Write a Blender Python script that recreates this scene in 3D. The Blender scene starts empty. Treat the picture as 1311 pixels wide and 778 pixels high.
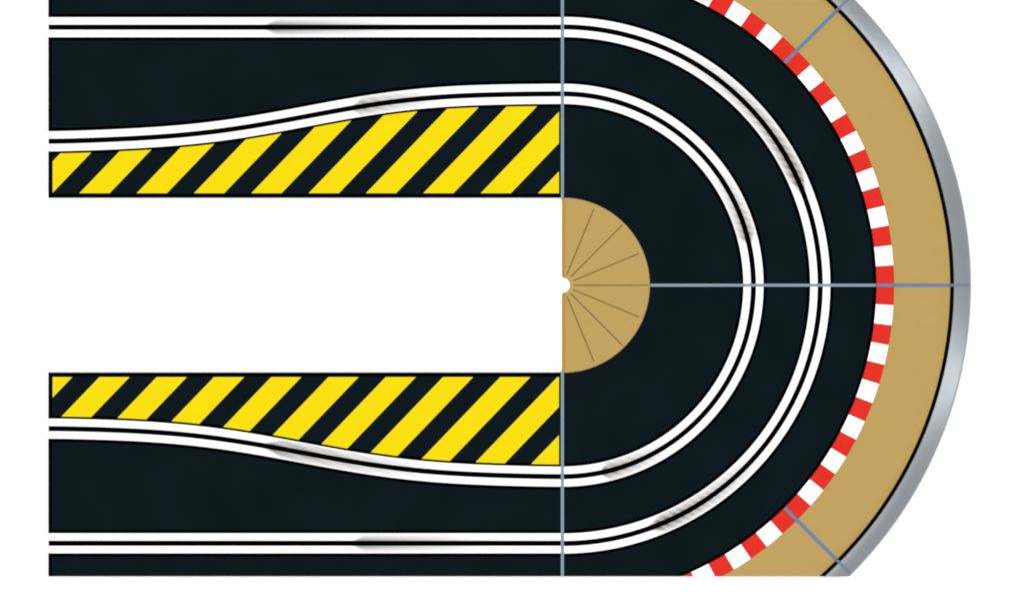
import bpy, bmesh, math
import numpy as np
from mathutils import Vector

# ------------------------------------------------------------------ scale
S = 0.00053                      # metres per drawing unit (a straight is 350 mm long)
CX, CY = 655.5, 389.0            # drawing coordinates of the world origin
TOP = 6.0                        # height of the track surface
RX, RY = 720.0, 365.0            # centre of the hairpin
CUT = 737.0                      # the lower sections end on this straight line

sc = bpy.context.scene
col = sc.collection

def W(x, y, z):
    return Vector(((x - CX) * S, (CY - y) * S, z * S))

def P(r, a, z):
    a = math.radians(a)
    return W(RX + r * math.cos(a), RY - r * math.sin(a), z)

# -------------------------------------------------------------- materials
def lin(c):
    return tuple(((v / 255) / 12.92 if v / 255 <= .04045 else ((v / 255 + .055) / 1.055) ** 2.4) for v in c)

def material(name, rgb, rough=.6, spec=.1, metal=0., mottle=.04, scale=60., bump=0.):
    m = bpy.data.materials.new(name)
    m.use_nodes = True
    nt = m.node_tree
    b = nt.nodes['Principled BSDF']
    tc = nt.nodes.new('ShaderNodeTexCoord')
    nz = nt.nodes.new('ShaderNodeTexNoise')
    nz.inputs['Scale'].default_value = scale
    nz.inputs['Detail'].default_value = 5
    nt.links.new(tc.outputs['Object'], nz.inputs['Vector'])
    mr = nt.nodes.new('ShaderNodeMapRange')
    mr.inputs['From Min'].default_value = .3
    mr.inputs['From Max'].default_value = .7
    mr.inputs['To Min'].default_value = 1 - mottle
    mr.inputs['To Max'].default_value = 1 + mottle
    nt.links.new(nz.outputs['Fac'], mr.inputs['Value'])
    mx = nt.nodes.new('ShaderNodeVectorMath')
    mx.operation = 'SCALE'
    mx.inputs[0].default_value = rgb
    nt.links.new(mr.outputs['Result'], mx.inputs['Scale'])
    nt.links.new(mx.outputs['Vector'], b.inputs['Base Color'])
    b.inputs['Roughness'].default_value = rough
    b.inputs['Specular IOR Level'].default_value = spec
    b.inputs['Metallic'].default_value = metal
    if bump:
        nb = nt.nodes.new('ShaderNodeTexNoise')
        nb.inputs['Scale'].default_value = 2500
        nt.links.new(tc.outputs['Object'], nb.inputs['Vector'])
        bp = nt.nodes.new('ShaderNodeBump')
        bp.inputs['Strength'].default_value = bump
        bp.inputs['Distance'].default_value = .0002
        nt.links.new(nb.outputs['Fac'], bp.inputs['Height'])
        nt.links.new(bp.outputs['Normal'], b.inputs['Normal'])
    return m

E = 1.68                                             # light reaching a flat white surface

def paint(rgb):
    return tuple(v / E for v in lin(rgb))

M_TABLE = material('white_card', (.9, .9, .9), .8, .05, mottle=.004)
M_TRACK = material('charcoal_track_plastic', (.0018, .0053, .0074), .65, .015, mottle=.10, scale=25, bump=.15)
M_BLACK = material('black_plastic', (.0004, .0005, .0006), .7, .0)
M_YELLOW = material('yellow_paint', paint((255, 228, 8)), .6, .03, mottle=.012)
M_RED = material('red_plastic', paint((236, 41, 27)), .5, .08, mottle=.04, scale=150)
M_WHITE = material('white_plastic', (.84, .84, .84), .5, .1, mottle=.004)
M_TAN = material('sand_tan_plastic', paint((197, 165, 97)), .7, .06, mottle=.012, scale=200, bump=.1)
M_LINE = material('brown_seam', paint((141, 119, 72)), .7, .04)
M_EDGE = material('ochre_edge', paint((190, 147, 64)), .6, .06)
M_JOINT = material('grey_blue_joint', paint((140, 163, 179)), .5, .1)
M_JOINTB = material('blue_joint', paint((98, 142, 184)), .5, .1)
M_JOINTC = material('slate_joint', paint((130, 146, 157)), .5, .1)
M_STEEL = material('brushed_steel', (.64, .695, .735), .25, .5, 1.0, mottle=.03, scale=90)

def rail_material(name, hatch, dark):
    """bright plated strip, grey reflection painted into its colour where the attribute 'painted_reflection' says so"""
    m = material(name, (.67, .67, .67), .35, .15, mottle=.004)
    nt = m.node_tree
    b = nt.nodes['Principled BSDF']
    src = b.inputs['Base Color'].links[0].from_socket
    at = nt.nodes.new('ShaderNodeAttribute')
    at.attribute_name = 'painted_reflection'
    fac = at.outputs['Fac']
    if hatch:
        tc = nt.nodes.new('ShaderNodeTexCoord')
        wv = nt.nodes.new('ShaderNodeTexWave')
        wv.wave_type = 'BANDS'
        wv.bands_direction = 'DIAGONAL'
        wv.inputs['Scale'].default_value = 105
        wv.inputs['Distortion'].default_value = 1.5
        wv.inputs['Detail'].default_value = 1
        mp = nt.nodes.new('ShaderNodeMapping')
        mp.inputs['Rotation'].default_value = (0, 0, hatch)
        mp.inputs['Scale'].default_value = (1, 1, 0)
        nt.links.new(tc.outputs['Object'], mp.inputs['Vector'])
        nt.links.new(mp.outputs['Vector'], wv.inputs['Vector'])
        mr = nt.nodes.new('ShaderNodeMapRange')
        mr.inputs['To Min'].default_value = .76
        mr.inputs['To Max'].default_value = 1.05
        nt.links.new(wv.outputs['Fac'], mr.inputs['Value'])
        mm = nt.nodes.new('ShaderNodeMath')
        mm.operation = 'MULTIPLY'
        mm.use_clamp = True
        nt.links.new(fac, mm.inputs[0])
        nt.links.new(mr.outputs['Result'], mm.inputs[1])
        fac = mm.outputs['Value']
    mix = nt.nodes.new('ShaderNodeMix')
    mix.data_type = 'RGBA'
    ci = [i for i in mix.inputs if i.type == 'RGBA']
    ci[1].default_value = (*dark, 1)
    nt.links.new(src, ci[0])
    nt.links.new(fac, mix.inputs[0])
    nt.links.new([o for o in mix.outputs if o.type == 'RGBA'][0], b.inputs['Base Color'])
    return m

M_RAIL = rail_material('plated_rail', 0, paint((92, 91, 90)))
M_RAILS = rail_material('hatched_reflection_rail', math.radians(-25), paint((128, 120, 117)))  # here the painted grey reflection is broken up by hatching

# ----------------------------------------------------------- object helpers
def thing(name, loc, label, cat, group=None):
    o = bpy.data.objects.new(name, None)
    o.empty_display_size = .02
    col.objects.link(o)
    o.location = loc
    o['label'] = label
    o['category'] = cat
    if group:
        o['group'] = group
    return o

def link(bm, name, mats, parent=None, cut=False):
    if cut:                                         # the section is sawn off along y = CUT
        r = bmesh.ops.bisect_plane(bm, geom=bm.verts[:] + bm.edges[:] + bm.faces[:], dist=1e-8,
                                   plane_co=W(0, CUT, 0), plane_no=(0, -1, 0), clear_outer=True)
        edges = [e for e in r['geom_cut'] if isinstance(e, bmesh.types.BMEdge)]
        if edges:
            bmesh.ops.edgenet_fill(bm, edges=edges, mat_nr=0, use_smooth=False)
    bmesh.ops.recalc_face_normals(bm, faces=bm.faces[:])
    if parent:
        bmesh.ops.translate(bm, vec=-parent.location, verts=bm.verts[:])
    me = bpy.data.meshes.new(name)
    bm.to_mesh(me)
    bm.free()
    for m in (mats if isinstance(mats, (list, tuple)) else [mats]):
        me.materials.append(m)
    o = bpy.data.objects.new(name, me)
    col.objects.link(o)
    o.parent = parent
    return o

def sweep(stations, matf=None, painted_reflection=None, bm=None):
    """stations: list of closed cross sections (lists of points of equal length)"""
    bm = bm or bmesh.new()
    lay = bm.verts.layers.float.new('painted_reflection') if painted_reflection else None
    rings = []
    for i, st in enumerate(stations):
        ring = []
        for j, p in enumerate(st):
            v = bm.verts.new(p)
            if painted_reflection:
                v[lay] = painted_reflection[i][j]
            ring.append(v)
        rings.append(ring)
    n = len(stations[0])
    for i in range(len(rings) - 1):
        for j in range(n):
            k = (j + 1) % n
            f = bm.faces.new((rings[i][j], rings[i][k], rings[i + 1][k], rings[i + 1][j]))
            if matf:
                f.material_index = matf(i, j)
    bm.faces.new(rings[0])
    bm.faces.new(list(reversed(rings[-1])))
    return bm

def prism(bm, pts, z0, z1):
    lo = [bm.verts.new(W(x, y, z0)) for x, y in pts]
    hi = [bm.verts.new(W(x, y, z1)) for x, y in pts]
    bm.faces.new(hi)
    bm.faces.new(list(reversed(lo)))
    n = len(pts)
    for i in range(n):
        bm.faces.new((lo[i], lo[(i + 1) % n], hi[(i + 1) % n], hi[i]))

def strip(bm, x0, y0, x1, y1, w, z0, z1):
    """low bar with bevelled shoulders between two points"""
    d = Vector((x1 - x0, y1 - y0)).normalized()
    n = Vector((-d.y, d.x))
    prof = [(-w / 2, z0), (w / 2, z0), (w / 2, z0 + (z1 - z0) * .5), (w * .28, z1), (-w * .28, z1), (-w / 2, z0 + (z1 - z0) * .5)]
    sweep([[W(x + n.x * u, y + n.y * u, z) for u, z in prof] for x, y in ((x0, y0), (x1, y1))], bm=bm)

def rstrip(bm, r0, r1, a, w, z0, z1):
    a = math.radians(a)
    strip(bm, RX + r0 * math.cos(a), RY - r0 * math.sin(a), RX + r1 * math.cos(a), RY - r1 * math.sin(a), w, z0, z1)

def frange(a, b, step):
    n = max(1, round(abs(b - a) / step))
    return [a + (b - a) * i / n for i in range(n + 1)]

# -------------------------------------------------------------- lane curves
def fit(points):
    pts = np.array(points, float)
    x0, x1 = 62., 720.
    y0, y1 = pts[0, 1], pts[-1, 1]
    t = (pts[:, 0] - x0) / (x1 - x0)
    # y = y0 + (y1-y0)*(t^2 q(t)) with flat ends
    base = 3 * t ** 2 - 2 * t ** 3
    resid = (pts[:, 1] - y0) / (y1 - y0) - base
    A = np.stack([t ** 2 * (1 - t) ** 2 * t ** k for k in range(4)], 1)
    c, *_ = np.linalg.lstsq(A, resid, rcond=None)
    def f(x):
        t = min(max((x - x0) / (x1 - x0), 0), 1)
        return y0 + (y1 - y0) * (3 * t * t - 2 * t ** 3 + t * t * (1 - t) ** 2 * sum(c[k] * t ** k for k in range(4)))
    return f

upper_in = fit([(62, 181), (121, 179.7), (160, 178), (190, 176.2), (220, 174), (258, 170.5), (316, 162.7), (362, 155),
                (392, 149.3), (438, 140.4), (488, 132.6), (527, 128), (565, 124.6), (618, 121.8), (670, 120.7), (720, 120.4)])
lower_in = fit([(62, 548.3), (106, 548.9), (139, 550), (182, 551.6), (212, 554), (258, 558.6), (286, 561.9), (316, 566.2),
                (362, 574.4), (392, 579.8), (438, 588.4), (458, 592), (496, 597.3), (542, 602.3), (573, 604.6), (619, 607.6),
                (667, 608.9), (720, 609.6)])
upper_out = lambda x: 35.2
lower_out = lambda x: 694.8

HS, RW, BED = 3.3, 9.5, 17.0        # half slot, rail width, half width of the black bed

def slope(f, x):
    return (f(x + .5) - f(x - .5))

# stretches of grey reflection painted on the rails: (start, end, strength); they begin hard at 'start' and fade towards 'end'
def reflection_tone(s, v, start, end, k, power):
    skew = start + (end - start) * .10 * v
    t = (s - skew) / (end - skew)
    if t <= 0 or t >= 1:
        return 0.
    rise = min(1., t / .04)
    return k * rise * (1 - t) ** .8 * max(0., 1 - v) ** power

def straight_rail(parent, f, side, painted_reflection, mat, cut):
    stations, wr = [], []
    us = [0, .2, .4, .6, .8, 1]
    for x in frange(62, 720, 3):
        q = math.sqrt(1 + slope(f, x) ** 2)
        ring, w = [], []
        for u in us:
            y = f(x) + side * (HS + u * RW) * q
            ring.append(W(x, y, TOP + (.55 if u in (0, 1) else .8)))
            w.append(reflection_tone(x, u, *painted_reflection))
        for u in (1, 0):
            ring.append(W(x, f(x) + side * (HS + u * RW) * q, TOP - 1))
            w.append(0.)
        stations.append(ring)
        wr.append(w)
    return link(sweep(stations, painted_reflection=wr), 'contact_rail', mat, parent, cut)

def curve_rail(parent, R, side, a0, a1, painted_reflection, mat, cut):
    stations, wr = [], []
    us = [0, .2, .4, .6, .8, 1]
    sg = 1 if painted_reflection[1] > painted_reflection[0] else -1
    for a in frange(a0, a1, .6):
        ring, w = [], []
        for u in us:
            ring.append(P(R + side * (HS + u * RW), a, TOP + (.55 if u in (0, 1) else .8)))
            w.append(reflection_tone(sg * a, u, sg * painted_reflection[0], sg * painted_reflection[1], painted_reflection[2], painted_reflection[3]))
        for u in (1, 0):
            ring.append(P(R + side * (HS + u * RW), a, TOP - 1))
            w.append(0.)
        stations.append(ring)
        wr.append(w)
    return link(sweep(stations, painted_reflection=wr), 'contact_rail', mat, parent, cut)

# -------------------------------------------------------------- the surface
bm = bmesh.new()
prism(bm, [(-2200, -2200), (3500, -2200), (3500, 3000), (-2200, 3000)], -12, 0)
table = link(bm, 'tabletop', M_TABLE)
table['kind'] = 'structure'
table['label'] = 'plain white tabletop under the whole slot car track'
table['category'] = 'tabletop'

# -------------------------------------------------------------- straights
def lane_profile(c, q):
    return [(c - BED * q, TOP), (c - HS * q, TOP), (c - HS * q, 1.2), (c + HS * q, 1.2), (c + HS * q, TOP), (c + BED * q, TOP)]

def straight_section(upper):
    cut = not upper
    outer, inner = (upper_out, upper_in) if upper else (lower_out, lower_in)
    y_out, y_in = (-37., 253.2) if upper else (767., 476.6)
    sgn = 1 if upper else -1
    root = thing('straight_track', W(391, (y_out + y_in) / 2, 0),
                 'black straight slot track with yellow hazard stripes under its bending lane, above the white gap' if upper else
                 'black straight slot track with yellow hazard stripes over its bending lane, below the white gap',
                 'slot track', 'straight track sections with hazard stripes')
    stations = []
    for x in [62, 66.5] + frange(72, 720, 6):
        qi = math.sqrt(1 + slope(inner, x) ** 2)
        a, b = lane_profile(outer(x), 1), lane_profile(inner(x), qi)
        if not upper:
            a, b = a[::-1], b[::-1]
        prof = [(y_out, 0), (y_out, TOP)] + a + b + [(y_in - sgn * 5, TOP), (y_in, TOP), (y_in, 0)]
        stations.append([W(x, y, z) for y, z in prof])
    def matf(i, j):
        return 1 if (i == 0 or 2 <= j <= 6 or 8 <= j <= 12 or j == 14) else 0
    link(sweep(stations, matf), 'track_body', [M_TRACK, M_BLACK], root, cut)
    if upper:
        wo, wi = (338, 520, .85, 1.1), (451, 565, .9, .6)
    else:
        wo, wi = (450, 630, .85, 1.1), (336, 570, .95, .55)
    for f, w, m in ((outer, wo, M_RAIL), (inner, wi, M_RAILS)):
        for side in (-1, 1):
            straight_rail(root, f, side, w, m, cut)
    # hazard stripes: the area between lane and inner edge, cut into slanting bands
    xs = frange(67.4, 715.6, 6)
    edge = [(x, inner(x) + sgn * (HS + RW + 2.8) * math.sqrt(1 + slope(inner, x) ** 2)) for x in xs]
    yb = y_in - sgn * 5.8
    area = edge + [(xs[-1], yb), (xs[0], yb)]
    def half(poly, g):
        out = []
        for i in range(len(poly)):
            p, q = poly[i - 1], poly[i]
            gp, gq = g(p), g(q)
            if (gp >= 0) != (gq >= 0):
                t = gp / (gp - gq)
                out.append((p[0] + t * (q[0] - p[0]), p[1] + t * (q[1] - p[1])))
            if gq >= 0:
                out.append(q)
        return out
    bm = bmesh.new()
    for k in range(-1, 13):
        x0 = (101.6 + 73.4 * k) if upper else (127.3 + 73.3 * k)
        w = 38.6
        gl = lambda p: p[0] + .962 * (p[1] - yb) - x0
        gr = lambda p: x0 + w - p[0] - .962 * (p[1] - yb)
        poly = half(half(area, gl), gr)
        if len(poly) >= 3:
            prism(bm, poly, TOP - .2, TOP + .25)
    link(bm, 'hazard_marking', M_YELLOW, root, cut)
    return root

straight_section(True)
straight_section(False)

# -------------------------------------------------------------- hairpin
R_IN, R_OUT = 244.6, 330.1

def curve_section(upper):
    cut = not upper
    a0, a1 = (90, 0) if upper else (0, -90)
    root = thing('curved_track', P(260, 45 if upper else -45, 0),
                 'black quarter circle slot track above the horizontal joint, two white railed lanes' if upper else
                 'black quarter circle slot track below the horizontal joint, flat cut at its bottom',
                 'slot track', 'curved track sections of the hairpin')
    prof = [(112.3, 0), (112.3, TOP)] + lane_profile(R_IN, 1) + lane_profile(R_OUT, 1) + [(398, TOP), (401.8, TOP), (401.8, 0)]
    stations = [[P(r, a, z) for r, z in prof] for a in frange(a0, a1, 1)]
    link(sweep(stations, lambda i, j: 1 if (2 <= j <= 6 or 8 <= j <= 12 or j == 14) else 0), 'track_body', [M_TRACK, M_BLACK], root, cut)
    if upper:
        wi, wo = (12.5, 40, .95, .7), (20.5, 66, 1.1, .7)
    else:
        wi, wo = (-78.5, -56, 1., .7), (-70.5, -38, 1.1, .65)
    for R, w in ((R_IN, wi), (R_OUT, wo)):
        for side in (-1, 1):
            curve_rail(root, R, side, a0, a1, w, M_RAILS, cut)
    bm = bmesh.new()
    if upper:
        strip(bm, 720, -37, 720, 253.4, 4.1, TOP + .1, TOP + 1.3)
        link(bm, 'joint_strip', M_JOINT, root)
        bm = bmesh.new()
        rstrip(bm, 112.5, 401.6, 0, 3.9, TOP + .1, TOP + 1.3)
        link(bm, 'joint_strip', M_JOINT, root)
    else:
        strip(bm, 720, 476.4, 720, 767, 4.1, TOP + .1, TOP + 1.3)
        link(bm, 'joint_strip', M_JOINT, root, True)
    return root

curve_section(True)
curve_section(False)

# -------------------------------------------------------------- inside border (half disc)
root = thing('infield_border', P(50, 0, 0), 'tan half disc border with fanned brown lines inside the hairpin', 'track border')
bm = bmesh.new()
stations = [[P(10, a, 0), P(10, a, TOP - 1), P(10.8, a, TOP - .4), P(110.8, a, TOP - .4), P(112, a, TOP - 1), P(112, a, 0)] for a in frange(90, -90, 2)]
link(sweep(stations), 'border_plate', M_TAN, root)
bm = bmesh.new()
for a in (67.5, 45, 22.5, 0, -22.5, -45, -67.5):
    rstrip(bm, 15, 109.5 if a in (0, 45, -45) else 106, a, 1.9, TOP - .5, TOP - .25)
link(bm, 'seam_line', M_LINE, root)
bm = bmesh.new()
for y0, y1 in ((253.6, 354.6), (375.4, 476.4)):
    prism(bm, [(719.6, y0), (723.4, y0), (723.4, y1), (719.6, y1)], 0.2, TOP - .2)
link(bm, 'edge_strip', M_EDGE, root)

# -------------------------------------------------------------- outside borders and guard rails
def border(a0, a1, label, joint, cut):
    root = thing('run_off_border', P(450, (a0 + a1) / 2, 0), label, 'track border', 'tan borders with red and white kerb round the bend')
    st = [[P(r, a, z) for r, z in ((402.1, 0), (402.1, TOP - .2), (403, TOP + .2), (424.5, TOP + .6), (424.5, 0))] for a in frange(a0, a1, 45 / 13 / 4)]
    link(sweep(st, lambda i, j: (i // 4) % 2), 'kerb', [M_RED, M_WHITE], root, cut)
    st = [[P(r, a, z) for r, z in ((424.7, 0), (424.7, TOP + .5), (496.4, TOP + .5), (496.4, 0))] for a in frange(a0, a1, 1)]
    link(sweep(st), 'sand_plate', M_TAN, root, cut)
    if joint is not None:
        bm = bmesh.new()
        rstrip(bm, 402.3, 496.2, joint, 4.2, TOP + .2, TOP + 1.6)
        link(bm, 'joint_strip', M_JOINTB, root, cut)
    return root

def guard(a0, a1, label, joint, cut):
    root = thing('guard_rail', P(510, (a0 + a1) / 2, 0), label, 'guard rail', 'steel guard rails round the bend')
    st = [[P(r, a, z) for r, z in ((496.6, 0), (496.6, TOP + 1), (500.6, TOP + 1), (500.6, 0))] for a in frange(a0, a1, 1)]
    link(sweep(st), 'base_strip', M_BLACK, root, cut)
    prof = [(500.3, TOP + 1.2), (500.9, 20.4), (503, 19.4), (506, 18.0), (511, 15.3), (516, 12.2), (520, 9.6), (522.6, 7.6), (523.2, 7.0), (523.2, 0), (519.5, 0), (519.5, TOP)]
    st = [[P(r, a, z) for r, z in prof] for a in frange(a0, a1, .75)]
    o = link(sweep(st), 'steel_band', M_STEEL, root, cut)
    for p in o.data.polygons:
        p.use_smooth = len(p.vertices) == 4
    o.data.set_sharp_from_angle(angle=math.radians(25))
    if joint is not None:
        w = math.degrees(2.0 / 510)
        prof2 = [(496.8, TOP + .5), (496.8, TOP + 1.8), (500.1, TOP + 1.8), (500.1, 21.2), (503, 20.0), (506, 18.6), (511, 15.9), (516, 12.8), (520, 10.1), (521.6, 8.9), (521.6, 7), (500.4, 7)]
        link(sweep([[P(r, joint + d, z) for r, z in prof2] for d in (-w, w)]), 'joint_strip', M_JOINTC, root, cut)
    return root

border(90, 45, 'tan border with red and white kerb at the top edge, above the upper diagonal joint', None, False)
border(45, 0, 'tan border with red and white kerb between upper diagonal joint and horizontal joint', 45, False)
border(0, -45, 'tan border with red and white kerb between horizontal joint and lower diagonal joint', 0, False)
border(-45, -90, 'tan border with red and white kerb cut flat below the lower diagonal joint', -45, True)
guard(90, 45, 'grey steel guard rail end at the top edge, above the upper diagonal joint', None, False)
guard(45, 0, 'grey steel guard rail between upper diagonal joint and horizontal joint', 45, False)
guard(0, -45, 'grey steel guard rail between horizontal joint and lower diagonal joint', 0, False)
guard(-45, -90, 'short grey steel guard rail piece cut flat below the lower diagonal joint', -45, True)

# -------------------------------------------------------------- light
world = bpy.data.worlds.new('World')
sc.world = world
world.use_nodes = True
world.node_tree.nodes['Background'].inputs['Color'].default_value = (1, 1, 1, 1)
world.node_tree.nodes['Background'].inputs['Strength'].default_value = .36

def softbox(name, az, el, dist, sx, sy, radiance, target=(0, 0, 0)):
    l = bpy.data.lights.new(name, 'AREA')
    l.shape = 'RECTANGLE'
    l.size, l.size_y = sx, sy
    l.energy = radiance * sx * sy * math.pi
    o = bpy.data.objects.new(name, l)
    col.objects.link(o)
    a, e = math.radians(az), math.radians(el)
    t = Vector(target)
    o.location = t + Vector((math.cos(a) * math.cos(e), math.sin(a) * math.cos(e), math.sin(e))) * dist
    o.rotation_euler = (t - o.location).to_track_quat('-Z', 'Y').to_euler()

for az in (60, 135, 225, 300):
    softbox('softbox', az, 62, 3.6, 2.4, 2.4, 2.85)
hub = W(RX, RY, 0)
for az in (31, -13.5):
    softbox('strip_softbox', az, 30, 3.2, .42, 2.2, 1.0, hub)

# -------------------------------------------------------------- camera
cam = bpy.data.cameras.new('camera')
co = bpy.data.objects.new('camera', cam)
col.objects.link(co)
H = 6.0
co.location = (0, 0, TOP * S + H)
cam.sensor_fit = 'HORIZONTAL'
cam.sensor_width = 36
cam.lens = 36 * H / (1311 * S)
cam.clip_start = .05
cam.clip_end = 100
sc.camera = co

sc.view_settings.view_transform = 'Standard'
sc.view_settings.look = 'None'
sc.view_settings.exposure = 0
sc.view_settings.gamma = 1
sc.cycles.filter_width = 2.0
